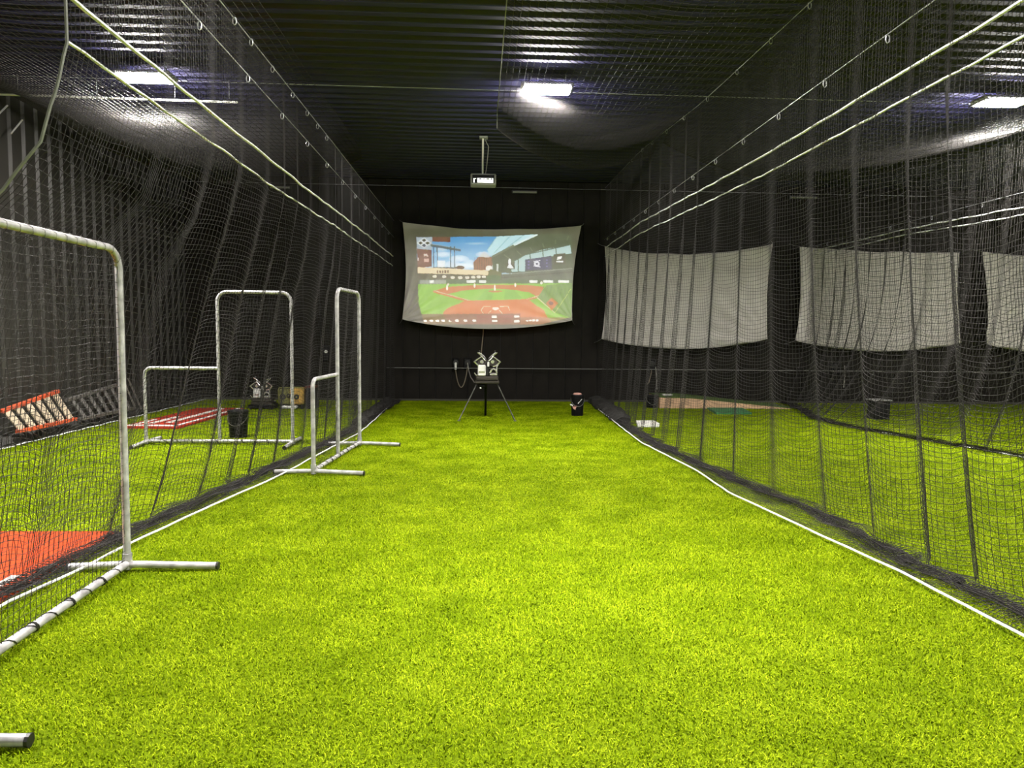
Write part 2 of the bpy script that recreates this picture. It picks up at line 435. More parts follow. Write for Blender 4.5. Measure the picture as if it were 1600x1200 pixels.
def divider(label, top, fold, rope, ya, yb, cell, r, n, amp, seed, side, prof_pow=1.4, pmin=.35, pmax=.95, upper=None, hold=None,
            group='divider nets between lanes', rope2_dz=None, edge_rope=False):
    """a net hanging from its top rope, touching the turf along a fold and lying out to its bottom rope.
    side = +1: bottom rope lies to the left of the fold"""
    t = thing('divider_net', (float(top(np.array(yb))[0]), yb, 0), label, 'net', group)
    inv = -np.array([t.location.x, t.location.y, 0.0])
    f0, p0 = fold, rope          # the tables were read at turf level; the rope itself lies 4 cm higher
    fold = lambda y: f0(y / .974) * .974
    rope = lambda y: p0(y / .974) * .974
    ys = np.linspace(ya, yb, 4000)
    ph = pleat_phase(ys, seed, pmin, pmax); nz = smoothnoise(seed + 5); nz2 = smoothnoise(seed + 9)
    av = amp * (0.65 + 0.5 * nz(ys * 1.3))
    px = av * np.sin(ph); py = 0.22 * av * np.sin(2 * ph)
    arc = np.concatenate([[0], np.cumsum(np.hypot(np.diff(px), np.diff(ys + py)))])
    nu = int(arc[-1] / cell) + 1
    yi = np.interp(np.linspace(0, arc[-1], nu), arc, ys)
    phi = np.interp(yi, ys, ph); ai = np.interp(yi, ys, av)
    tp = top(yi); xt, zt = tp[:, 0], tp[:, 1]; xf = fold(yi); xr = rope(yi)
    nh = int(zt.max() / cell)
    rows = []
    for j in range(nh + 1):
        s = j / nh
        z = zt + (0.05 - zt) * s
        pf = s ** prof_pow
        if hold is not None:
            hw = hold(yi); ps = np.interp(z, [0, 1.5, 2.0, 2.12, 2.38, 2.67, 2.84], [1, .74, .56, .42, .16, .05, 0])
            pf = pf * (1 - hw) + ps * hw
        a = ai * (0.28 + 1.0 * s ** 0.6 - 0.35 * s * s)
        if hold is not None: a = a * (1 - .6 * hw)
        p2 = phi + 0.5 * s * nz2(yi * .8) * 3
        x = xt + (xf - xt) * pf + a * np.sin(p2)
        y = yi + 0.22 * a * np.sin(2 * p2)
        z = z - 0.06 * s * (1 - np.cos(p2)) * np.clip((z - .05) / .4, 0, 1) + 0.008 * np.sin(yi * 9 + j)
        rows.append(np.stack([x, y, np.maximum(z, .035)], 1))
    # heap along the fold, then the flat skirt out to the rope
    for q in range(1, 15):
        x = xf + ai * 0.4 * np.sin(phi) * (1 - q / 15) - side * 0.05 * (q % 3) - side * .008 * q + 0.02 * np.sin(yi * 7 + q * 2)
        rows.append(np.stack([x, yi + .02 * np.sin(phi + q), 0.035 + .05 * abs(math.sin(q * 1.7)) * (0.6 + .4 * np.sin(yi * 5 + q))], 1))
    gap = float(np.abs(xf - xr).mean()); ns = max(4, int(gap / cell * 1.25))
    for q in range(1, ns + 1):
        s = q / ns
        x = xf + (xr - xf) * s + (1 - s) * ai * .25 * np.sin(phi) + .012 * np.sin(yi * 6 + q * 1.3) * (s < 1)
        rows.append(np.stack([x, yi + .012 * np.sin(yi * 11 + q), np.full_like(yi, .034) + .012 * np.sin(yi * 4 + q) * (s < 1)], 1))
    P = np.stack(rows, 1)
    me = grid_strands('netting', P + inv, r, n)
    o = obj('netting', me, 'net', t); o['kind'] = 'stuff'
    # ropes
    st = slice(None, None, 4)
    wob = smoothnoise(seed + 2)
    bp = np.stack([xr + .018 * wob(yi * 2.3), yi, np.full_like(yi, .040)], 1)[st] + inv
    MB().tube([tuple(p) for p in bp], .0085, 6).build('bottom_rope', 'rope', t, smooth=True)
    tpz = np.stack([xt, yi, zt + .02 * wob(yi * 3)], 1)[st] + inv
    MB().tube([tuple(p) for p in tpz], .0085, 6).build('top_rope', 'rope', t, smooth=True)
    if rope2_dz is not None:
        tp2 = np.stack([xt + .01, yi, zt + rope2_dz + .02 * wob(yi * 2 + 4)], 1)[st] + inv
        MB().tube([tuple(p) for p in tp2], .011, 6).build('upper_rope', 'rope', t, smooth=True)
    if edge_rope:
        ep = np.concatenate([[[xt[0], yi[0], zt[0] + .2]], P[0][:nh + 1:2]]) + inv
        MB().tube([tuple(p) for p in ep], .008, 6).build('edge_rope', 'darkrope', t, smooth=True)
    if upper is not None:
        up = upper(yi); rows = []; nh2 = int(np.max(up[:, 1] - zt) / cell)
        for j in range(nh2 + 1):
            s = j / nh2
            a = ai * .28 * (0.35 + .65 * s)
            rows.append(np.stack([up[:, 0] + (xt - up[:, 0]) * s + a * np.sin(phi), yi, up[:, 1] + (zt - up[:, 1]) * s], 1))
        o = obj('upper_netting', grid_strands('upper_netting', np.stack(rows, 1) + inv, r * .8, 2), 'net', t); o['kind'] = 'stuff'
    return t

CELL = 0.038
right_top = interp([(1.5, 2.75, 3.08), (3.6, 2.75, 3.08), (6.9, 2.75, 3.10), (8.8, 2.75, 3.15), (12.3, 2.75, 3.26), (15.75, 2.75, 3.22)])
right_up = interp([(1.5, 2.75, 4.30), (6.1, 2.75, 4.33), (9, 2.75, 4.42), (12.5, 2.75, 4.68), (15.75, 2.75, 4.72)])
right_fold = interp([(1.5, 3.25), (4, 3.2), (4.7, 3.1), (6.1, 3.1), (7.3, 2.9), (8.2, 2.78), (10, 2.62), (12, 2.62), (15.75, 2.75)])
right_rope = interp([(1.5, 3.0), (3.53, 2.87), (4.56, 2.8), (5.4, 2.68), (6.85, 2.48), (8, 2.5), (9, 2.42), (10.1, 2.33), (11.9, 2.38), (14.6, 2.46), (15.75, 2.6)])
divider('black divider net with white ropes on the right side of the middle lane', right_top, right_fold, right_rope, 1.6, 15.72,
        CELL, .0018, 3, .115, 21, 1, upper=right_up, rope2_dz=.19)
left_top = interp([(3.4, -1.86, 2.84), (6.2, -1.86, 2.84), (10.2, -1.86, 2.9), (15.75, -1.86, 2.95)])
left_up = interp([(3.4, -1.86, 3.88), (9, -1.86, 3.91), (15.75, -1.86, 3.93)])
left_fold = interp([(3.4, -2.78), (4.05, -2.90), (5.2, -2.80), (6.35, -2.66), (7.71, -2.46), (9.2, -2.28), (11, -2.10), (14, -2.0), (15.75, -1.9)])
left_rope = interp([(3.4, -2.62), (4.05, -2.66), (4.52, -2.58), (5.2, -2.52), (6.35, -2.35), (7.71, -2.12), (9.23, -1.97), (11, -1.80), (14.1, -1.83), (15.75, -1.8)])
left_hold = interp([(3.4, 1), (4.8, 1), (5.6, 0.1), (7.4, 0.1), (8, .4), (9.8, .4), (10.5, 0), (15.75, 0)])
divider('black divider net with white ropes behind the pipe-framed screens on the left', left_top, left_fold, left_rope, 3.42, 15.72,
        CELL, .0018, 3, .095, 33, -1, prof_pow=1.0, upper=left_up, hold=left_hold, rope2_dz=.20, edge_rope=True)
third_top = interp([(6, 7.35, 3.2), (9.5, 7.35, 3.21), (12.5, 7.35, 3.3), (15.75, 7.35, 3.3)])
third_fold = interp([(6, 7.45), (9, 7.2), (9.9, 6.95), (11, 6.65), (12.0, 6.42), (13.2, 6.45), (14.4, 6.8), (15.75, 7.1)])
third_rope = interp([(6, 7.35), (9, 7.08), (9.9, 6.84), (11, 6.54), (12.0, 6.30), (13.2, 6.33), (14.4, 6.7), (15.75, 7.0)])
third_up = interp([(6, 7.35, 4.1), (9, 7.35, 4.15), (12.5, 7.35, 4.5), (15.75, 7.35, 4.6)])
divider('black divider net hanging between the two lanes on the right', third_top, third_fold, third_rope, 6.5, 15.72,
        .045, .0024, 2, .13, 47, 1, upper=third_up, rope2_dz=.10, prof_pow=3.0)

# roof nets
def roof_net(label, xa, xb, ya, yb, za, zb, sag, back_bow, cell, r, seed, lift=0.0):
    t = thing('roof_net', ((xa + xb) / 2, (ya + yb) / 2, min(za(yb), zb(yb)) - sag), label, 'net', 'roof nets over the lanes')
    inv = -np.array(t.location)
    nu = int((xb - xa) / .072 * 1.06); nv = int((yb - ya) / cell)
    u = np.linspace(0, 1, nu)[:, None]; v = 1 - (1 - np.linspace(0, 1, nv)[None, :]) ** 1.55
    nz = smoothnoise(seed); nz2 = smoothnoise(seed + 3)
    ye = yb + back_bow(u)
    y = ya + (ye - ya) * v
    x = xa + (xb - xa) * u + 0 * y
    z = za(y) * (1 - u) + zb(y) * u - sag * np.sin(np.pi * u) * (0.75 + .25 * v) + .03 * nz(x * 2 + y * .5) + .03 * nz2(y * 1.5 + x)
    z = z - lift * np.clip((v - .90) / .10, 0, 1) ** 2
    y = y - lift * .8 * np.clip((v - .90) / .10, 0, 1) ** 2
    P = np.stack([x, y, z], -1)
    o = obj('netting', grid_strands('netting', P + inv, r, 3), 'net', t); o['kind'] = 'stuff'
    return t, P, inv
ln = lambda y, a, b: a + (b - a) * (np.asarray(y) - 6.0) / 6.0
rt, P, inv = roof_net('sagging black roof net under the middle ceiling lamp', .24, 2.74, 5.7, 10.6, lambda y: ln(y, 4.66, 4.64), lambda y: ln(y, 4.33, 4.62),
              .22, lambda u: 1.35 * np.sin(np.pi * np.clip(u * .72, 0, 1)), .042, .003, 5, .22)
MB().tube([tuple(p) for p in (P[0] + inv)[::5]], .006, 5).build('edge_rope', 'darkrope', rt, smooth=True)
roof_net('sagging black roof net under the ceiling lamp of the left lane', -6.25, -1.9, 5.7, 12.0, lambda y: ln(y, 4.62, 4.62), lambda y: ln(y, 4.35, 4.45),
              .40, lambda u: 0.9 * np.sin(np.pi * u), .046, .003, 8, .14)
roof_net('sagging black roof net under the ceiling lamp at the far right', 2.8, 7.3, 5.7, 11.2, lambda y: ln(y, 4.33, 4.62), lambda y: ln(y, 4.1, 4.45),
              .30, lambda u: 0.9 * np.sin(np.pi * u), .05, .003, 12, .12)

# support cables with their snap hooks
ring_me = None
def cable(label, pts, hooks=(), r=.004, m='cable', group='support cables of the nets'):
    global ring_me
    a = Vector(pts[0]); t = thing('support_cable', a, label, 'cable', group)
    MB().tube([Vector(p) - a for p in pts], r, 6).build('wire', m, t, smooth=True)
    if ring_me is None:
        ring_me = MB().tube([(.014 * math.cos(q), 0, -.02 + .028 * math.sin(q)) for q in np.linspace(0, 2 * math.pi, 13)[:-1]], .004, 5, closed=True).mesh('snap_hook', True)
    for h in hooks:
        obj('snap_hook', ring_me, 'cable', t, Vector(h) - a)
def along(p, q, n, t0=0.0, t1=1.0): return [tuple(Vector(p).lerp(Vector(q), t0 + (t1 - t0) * i / (n - 1))) for i in range(n)]
cable('straight steel cable just above the white ropes of the right divider net', [(2.75, 1.6, 3.59), (2.75, 15.9, 3.6)], along((2.75, 4, 3.58), (2.75, 15.5, 3.59), 14))
pts = [(2.75, y, float(right_up(np.array(y))[1])) for y in np.linspace(1.6, 15.9, 20)]
cable('high steel cable with snap hooks under the ceiling right of the middle lamp', pts, [(2.75, y, float(right_up(np.array(y))[1])) for y in (6.1, 6.9, 7.8, 8.8, 9.8, 10.7, 11.6, 12.3, 13.1)])
cable('straight steel cable above the white ropes of the left divider net', [(-1.86, 3.4, 3.59), (-1.86, 15.9, 3.58)], along((-1.86, 4, 3.58), (-1.86, 15, 3.57), 12))
cable('high steel cable with bright snap hooks left of the middle lamp', [(-1.86, 3.4, 3.88), (-1.86, 9.3, 3.92), (-1.86, 15.9, 3.94)],
      [(-1.86, y, 3.90) for y in (5.7, 6.1, 6.7, 7.4, 8.0, 8.5, 9.0)])
cable('steel cable above the white ropes of the far right divider net', [(7.35, 5, 3.52), (7.35, 15.9, 3.5)], along((7.35, 8, 3.5), (7.35, 15, 3.49), 7))
cable('thin cable strung across all lanes under the ceiling near the lamps', [(-6.3, 9.55, 4.70), (5, 9.6, 4.68), (16.5, 9.65, 4.70)], r=.0055)
cable('thin cable running along the top of the back wall', [(-6.3, 15.8, 4.67), (16.5, 15.8, 4.66)])
cable('thin cable running low along the back wall behind the pitching machine', [(-2.0, 15.76, .745), (5, 15.76, .75), (16.5, 15.76, .755)], r=.0075, m='darkrope')

# ------------------------------------------------------------------ hanging screens
def paint():
    """the ball-park picture on the lit screen, as flat colours on a small raster"""
    Wd, Hd = 800, 445; sc = 0.5
    img = np.zeros((Hd, Wd, 3)); msk = np.zeros((Hd, Wd))
    yy, xx = np.mgrid[0:Hd, 0:Wd]; xx = xx / sc + 1; yy = yy / sc + 1
    nzr = np.random.default_rng(2)
    def inside(poly):
        ins = np.zeros((Hd, Wd), bool); n = len(poly)
        for i in range(n):
            x0, y0 = poly[i]; x1, y1 = poly[(i + 1) % n]
            if y0 == y1: continue
            c = ((y0 > yy) != (y1 > yy)) & (xx < (x1 - x0) * (yy - y0) / (y1 - y0) + x0); ins ^= c
        return ins
    def poly(p, c, a=1.0):
        k = inside(p); img[k] = img[k] * (1 - a) + np.array(c) / 255 * a
    def ell(cx, cy, rx, ry, c, a=1.0):
        k = ((xx - cx) / rx) ** 2 + ((yy - cy) / ry) ** 2 < 1; img[k] = img[k] * (1 - a) + np.array(c) / 255 * a
    def rect(x0, y0, x1, y1, c, a=1.0): poly([(x0, y0), (x1, y0), (x1, y1), (x0, y1)], c, a)
    def line(x0, y0, x1, y1, wd, c, a=1.0):
        L = math.hypot(x1 - x0, y1 - y0) or 1; nx, ny = -(y1 - y0) / L * wd / 2, (x1 - x0) / L * wd / 2
        poly([(x0 + nx, y0 + ny), (x1 + nx, y1 + ny), (x1 - nx, y1 - ny), (x0 - nx, y0 - ny)], c, a)
    area = inside([(228, 182), (780, 176), (1062, 160), (1250, 153), (1300, 165), (1312, 380), (1303, 738), (1090, 788), (280, 786), (240, 640), (236, 420)])
    msk[area] = 1
    g = np.clip((yy - 180) / 240, 0, 1)[..., None]
    img[:] = np.array((88, 152, 205)) / 255 * (1 - g) + np.array((175, 208, 232)) / 255 * g
    for (cx, cy, rx, ry, a) in ((520, 330, 70, 24, .7), (410, 300, 60, 22, .6), (560, 380, 90, 22, .8), (690, 300, 55, 20, .7), (640, 225, 80, 10, .3), (470, 370, 60, 25, .6), (400, 265, 50, 14, .5), (590, 350, 40, 14, .5)):
        for q in (1, .7, .45): ell(cx, cy, rx * q, ry * q, (238, 243, 248), a * .55)
    # light panel with the four-diamond mark
    poly([(228, 180), (336, 180), (336, 268), (230, 278)], (165, 178, 190))
    for (dx, dy) in ((280, 203), (257, 222), (304, 222), (280, 239)):
        poly([(dx, dy - 19), (dx + 25, dy), (dx, dy + 19), (dx - 25, dy)], (235, 240, 243))
        poly([(dx, dy - 13), (dx + 17, dy), (dx, dy + 13), (dx - 17, dy)], (22, 38, 58) if dy < 235 else (70, 92, 112))
    poly([(336, 178), (463, 178), (463, 216), (336, 212)], (122, 62, 58))
    poly([(325, 224), (532, 262), (532, 280), (325, 246)], (96, 108, 120)); poly([(325, 224), (532, 262), (532, 266), (325, 230)], (150, 165, 175))
    for a in (345, 370, 462, 488): line(a, 245, a + 2, 400, 7, (92, 102, 112))
    rect(372, 345, 425, 392, (225, 232, 236)); rect(340, 388, 500, 402, (110, 112, 112))
    poly([(232, 262), (333, 270), (333, 386), (236, 392)], (124, 54, 50))
    line(278, 298, 308, 312, 8, (232, 215, 205)); line(278, 312, 300, 298, 6, (232, 215, 205)); rect(280, 330, 312, 352, (210, 175, 165)); rect(236, 325, 242, 345, (230, 210, 205))
    poly([(620, 352), (690, 284), (748, 322), (752, 412), (620, 408)], (150, 108, 95))
    for a in range(630, 750, 16): line(a, 320 if a < 720 else 335, a, 408, 5, (112, 78, 70))
    poly([(655, 318), (690, 284), (732, 312), (732, 320)], (205, 205, 205)); ell(528, 392, 30, 14, (110, 80, 72))
    # roof and arch
    poly([(744, 322), (900, 236), (1062, 160), (1250, 150), (1312, 150), (1312, 420), (960, 430), (760, 430)], (92, 101, 93))
    poly([(714, 266), (782, 176), (1064, 160), (900, 236), (744, 318)], (186, 222, 230))
    for (a, b) in (((782, 176), (716, 268)), ((880, 168), (760, 292)), ((970, 164), (840, 262))): line(*a, *b, 5, (140, 170, 178))
    line(900, 236, 1064, 160, 12, (225, 240, 240)); line(745, 318, 900, 236, 14, (120, 128, 118))
    for q in range(6):
        t = q / 5; line(830 + 90 * q, 300 - 26 * q, 870 + 80 * q, 330 - 26 * q, 8, (126, 134, 122))
    poly([(880, 360), (980, 302), (1100, 266), (1292, 232), (1302, 292), (1170, 312), (980, 345), (978, 418), (884, 420)], (178, 205, 205))
    for (a, b, c, d) in ((930, 325, 930, 420), (1010, 288, 1015, 340), (1100, 264, 1105, 322), (1190, 248, 1196, 300), (880, 358, 980, 302), (980, 302, 1290, 232)): line(a, b, c, d, 8, (100, 112, 106))
    poly([(978, 336), (1160, 308), (1166, 402), (980, 412)], (66, 58, 118))
    ell(1060, 365, 20, 16, (238, 238, 245)); ell(1060, 366, 11, 8, (66, 58, 118)); line(1036, 350, 1084, 342, 5, (225, 225, 238)); line(1036, 380, 1084, 386, 5, (225, 225, 238))
    for q in range(3): ell(1003, 350 + 22 * q, 7, 5, (132, 125, 180)); ell(1130, 338 + 22 * q, 7, 5, (132, 125, 180))
    poly([(1174, 300), (1260, 288), (1262, 366), (1178, 374)], (42, 52, 54)); poly([(1204, 316), (1236, 312), (1228, 332), (1200, 336)], (240, 242, 242)); rect(1194, 344, 1244, 354, (225, 228, 228))
    poly([(845, 356), (905, 352), (907, 402), (845, 404)], (48, 52, 56)); ell(870, 350, 9, 20, (236, 240, 242)); poly([(850, 396), (872, 360), (898, 396)], (232, 236, 240))
    ell(728, 396, 22, 18, (232, 230, 224)); rect(780, 368, 792, 442, (205, 212, 205))
    # stands
    poly([(235, 388), (722, 412), (815, 430), (820, 480), (235, 475)], (96, 92, 84))
    poly([(235, 388), (722, 412), (722, 444), (235, 430)], (220, 204, 172))
    for q in range(5): rect(366 + 18 * q, 410, 378 + 18 * q, 430, (120, 100, 86))
    for a, b in ((352, 452), (418, 455), (476, 461), (528, 461), (576, 461), (618, 459), (656, 456), (692, 456)): ell(a, b, 15, 9, (228, 222, 205))
    poly([(735, 400), (812, 425), (812, 470), (708, 470)], (112, 112, 84)); ell(760, 462, 52, 20, (88, 112, 52))
    poly([(818, 440), (1310, 396), (1310, 480), (818, 484)], (104, 110, 106)); line(820, 462, 1308, 420, 8, (74, 80, 78)); line(820, 440, 1308, 396, 6, (150, 156, 150))
    rect(235, 474, 1310, 508, (92, 110, 96)); rect(250, 478, 430, 504, (150, 155, 150))
    for a, wd_ in ((332, 14), (605, 30), (682, 24), (1036, 28), (1140, 34), (1248, 38)): rect(a - wd_, 481, a + wd_, 497, (236, 238, 234))
    # field
    poly([(235, 506), (1312, 500), (1312, 800), (235, 800)], (136, 182, 82))
    poly([(560, 508), (900, 506), (820, 520), (640, 520)], (150, 192, 90))
    poly([(335, 556), (440, 524), (700, 512), (960, 512), (1112, 524), (1075, 600), (1000, 560), (760, 536), (560, 548), (440, 575)], (192, 122, 78))
    poly([(430, 585), (620, 548), (770, 538), (930, 548), (1062, 592), (900, 618), (640, 622)], (140, 190, 84))
    poly([(640, 622), (700, 548), (770, 540), (740, 625)], (122, 172, 74), .6); poly([(830, 620), (840, 542), (900, 548), (960, 605)], (122, 172, 74), .6)
    ell(770, 556, 48, 6, (192, 126, 84))
    line(345, 556, 742, 668, 16, (198, 126, 84)); line(1072, 592, 826, 664, 16, (198, 126, 84)); line(345, 550, 742, 662, 3, (238, 225, 205)); line(1072, 588, 826, 660, 3, (238, 225, 205))
    k = (((xx - 765) / 355) ** 2 + ((yy - 715) / 98) ** 2 < 1); img[k] = np.array((206, 124, 88)) / 255
    poly([(560, 790), (420, 700), (560, 620), (660, 620), (900, 614), (1000, 612), (1100, 690), (1180, 790)], (206, 124, 88))
    for (a, b, c, d) in ((690, 662, 672, 690), (672, 690, 690, 712), (740, 662, 690, 662), (860, 660, 872, 690), (800, 662, 860, 660), (742, 690, 720, 714), (800, 690, 822, 712)): line(a, b, c, d, 4, (240, 222, 200))
    poly([(755, 668), (790, 668), (796, 680), (772, 688), (750, 680)], (245, 238, 225))
    poly([(1062, 600), (1128, 512), (1312, 500), (1312, 745), (1188, 706)], (112, 144, 84)); line(1062, 600, 1188, 706, 5, (235, 222, 190)); line(1188, 706, 1300, 540, 4, (190, 200, 130))
    poly([(1125, 640), (1165, 600), (1210, 640), (1165, 690)], (196, 122, 88)); ell(1160, 640, 18, 14, (120, 70, 90))
    for a in range(1110, 1300, 26): line(a, 520, a - 20, 600, 3, (90, 118, 72), .7)
    for a, b, h in ((437, 530, 20), (627, 516, 14), (767, 532, 22), (910, 513, 13), (1092, 498, 10), (445, 508, 6)): ell(a, b, 6, h, (245, 243, 236)); ell(a, b - h, 4, 4, (200, 170, 140))
    # status bar with its small white marks
    poly([(240, 714), (946, 711), (948, 790), (240, 792)], (128, 96, 90), .82); poly([(946, 735), (1303, 742), (1200, 790), (948, 790)], (150, 118, 100), .7)
    for a in (650, 800): rect(a - 8, 722, a + 92, 746, (150, 92, 84)); rect(a - 8, 752, a + 92, 774, (150, 92, 84))
    for a, b in ((766, 735), (922, 733), (767, 763), (922, 765)): rect(a - 17, b - 7, a + 17, b + 7, (248, 244, 238))
    for a in (283, 327, 368, 408, 452, 503, 563, 624): ell(a, 760, 13 if a not in (452,) else 4, 7, (250, 246, 240)); rect(a - 4, 764, a + 14, 768, (250, 246, 240))
    for a in (992, 1015, 1038, 1062): rect(a - 8, 754 + (a % 3) * 2, a + 9, 766, (250, 246, 240))
    lin = np.where(img <= .04045, img / 12.92, ((img + .055) / 1.055) ** 2.4)
    return lin, msk

def cloth_mats():
    m, nt, b = new_mat('screen_cloth')
    tc = nt.nodes.new('ShaderNodeTexCoord'); n = nt.nodes.new('ShaderNodeTexNoise'); n.inputs['Scale'].default_value = 3; n.inputs['Detail'].default_value = 6
    r = nt.nodes.new('ShaderNodeValToRGB'); r.color_ramp.elements[0].position = .3; r.color_ramp.elements[1].position = .75
    r.color_ramp.elements[0].color = (.58, .545, .52, 1); r.color_ramp.elements[1].color = (.70, .665, .64, 1)
    nt.links.new(tc.outputs['Object'], n.inputs['Vector']); nt.links.new(n.outputs['Fac'], r.inputs['Fac']); nt.links.new(r.outputs['Color'], b.inputs['Base Color'])
    b.inputs['Roughness'].default_value = .9; b.inputs['Specular IOR Level'].default_value = .1
    MT['cloth'] = m
    m2 = m.copy(); m2.name = 'screen_cloth_with_picture'; nt = m2.node_tree; b = nt.nodes['Principled BSDF']
    at = nt.nodes.new('ShaderNodeAttribute'); at.attribute_name = 'picture'
    nt.links.new(at.outputs['Color'], b.inputs['Emission Color']); b.inputs['Emission Strength'].default_value = PICTURE
    MT['picture'] = m2
PICTURE = 0.95
cloth_mats()

def screen(label, TL, TR, BR, BL, top_sag, bot_bulge, seed, picture=False, ypos=15.62):
    nx, nz = (420, 230) if picture else (70, 40)
    u = np.linspace(0, 1, nx)[:, None]; v = np.linspace(0, 1, nz)[None, :]
    C = lambda p: np.array(p)
    P = ((1 - u)[..., None] * (1 - v)[..., None] * C(TL) + u[..., None] * (1 - v)[..., None] * C(TR) + u[..., None] * v[..., None] * C(BR) + (1 - u)[..., None] * v[..., None] * C(BL))
    nz1, nz2 = smoothnoise(seed), smoothnoise(seed + 4)
    hump = np.sin(np.pi * u); pinch = np.sin(np.pi * v)
    X = P[..., 0] + pinch * .07 * (1 - 2 * u)
    Z = P[..., 1] - top_sag * hump ** .8 * (1 - v) - bot_bulge * hump ** .8 * v + .02 * nz1(u * 5) * (1 - v) * hump * 2
    d1 = np.minimum(np.hypot(u * 1.7, (1 - v)), 1); d2 = np.minimum(np.hypot((1 - u) * 1.7, (1 - v)), 1)
    fold = .034 * np.sin(np.arctan2(1 - v + .02, u * 1.7 + .02) * 24 + seed) * (1 - d1) ** .7 * np.minimum(d1 * 4, 1) + .034 * np.sin(np.arctan2(1 - v + .02, (1 - u) * 1.7 + .02) * 24) * (1 - d2) ** .7 * np.minimum(d2 * 4, 1)
    Yd = ypos - .05 * v + fold + .012 * nz2(u * 6 + v * 2) - .03 * hump * pinch
    V = np.stack([X, Yd, Z], -1)
    cx = np.array([(TL[0] + TR[0]) / 2, ypos, BL[1]])
    t = thing('hanging_screen', cx, label, 'screen', 'cloth screens along the back wall')
    W = (V - cx).reshape(-1, 3); idx = np.arange(nx * nz).reshape(nx, nz)
    Q = np.stack([idx[:-1, :-1], idx[1:, :-1], idx[1:, 1:], idx[:-1, 1:]], -1).reshape(-1, 4)
    me = raw_mesh('cloth', W, Q); me.polygons.foreach_set('use_smooth', [True] * len(Q))
    if picture:
        lin, msk = paint()
        imx = PIC_X[0] + PIC_X[1] * X + PIC_X[2] * Z; imy = PIC_Y[0] + PIC_Y[1] * X + PIC_Y[2] * Z
        ci = np.clip(((imx - 600) * 4.4444 * .5).astype(int), 0, 799); ri = np.clip(((imy - 330) * 4.4444 * .5).astype(int), 0, 444)
        colr = np.clip(lin[ri, ci] * 1.05 - .10, 0, 1) * msk[ri, ci][..., None]
        A = np.ones((nx * nz, 4), np.float32); A[:, :3] = colr.reshape(-1, 3)
        at = me.attributes.new('picture', 'FLOAT_COLOR', 'POINT'); at.data.foreach_set('color', A.ravel())
    o = obj('cloth', me, 'picture' if picture else 'cloth', t)
    sm = o.modifiers.new('thickness', 'SOLIDIFY'); sm.thickness = .004
    for (p, q) in ((TL, (-1, 1)), (TR, (1, 1)), (BR, (1, -1)), (BL, (-1, -1))):
        a = Vector((p[0], ypos - (.05 if q[1] < 0 else 0), p[1])) - Vector(cx); b_ = Vector((p[0] + q[0] * .10, Y1 - .02, p[1] + q[1] * .09)) - Vector(cx)
        MB().tube([a, a.lerp(b_, .5) + Vector((0, 0, -.01)), b_], .005, 6).build('tie_cord', 'darkrope', t)
    return t
PIC_X = (746.47, 72.435, 0.613); PIC_Y = (631.64, 1.033, -73.043)   # where the picture lies on the cloth plane
screen('lit screen with a ball park picture in the middle of the back wall', (-1.64, 3.87), (2.20, 3.86), (2.03, 1.82), (-1.64, 1.80), .12, .20, 3, True)
screen('blank grey cloth screen just right of the lit ball park screen', (2.72, 3.43), (6.43, 3.54), (6.37, 1.46), (2.68, 1.42), .20, .22, 9)
screen('blank grey cloth screen, second to the right of the lit screen', (7.03, 3.49), (10.65, 3.42), (10.78, 1.42), (7.0, 1.43), .05, .22, 14)
screen('blank grey cloth screen cut off by the right edge of the picture', (11.17, 3.45), (14.9, 3.45), (14.9, 1.42), (11.35, 1.40), .10, .22, 19)

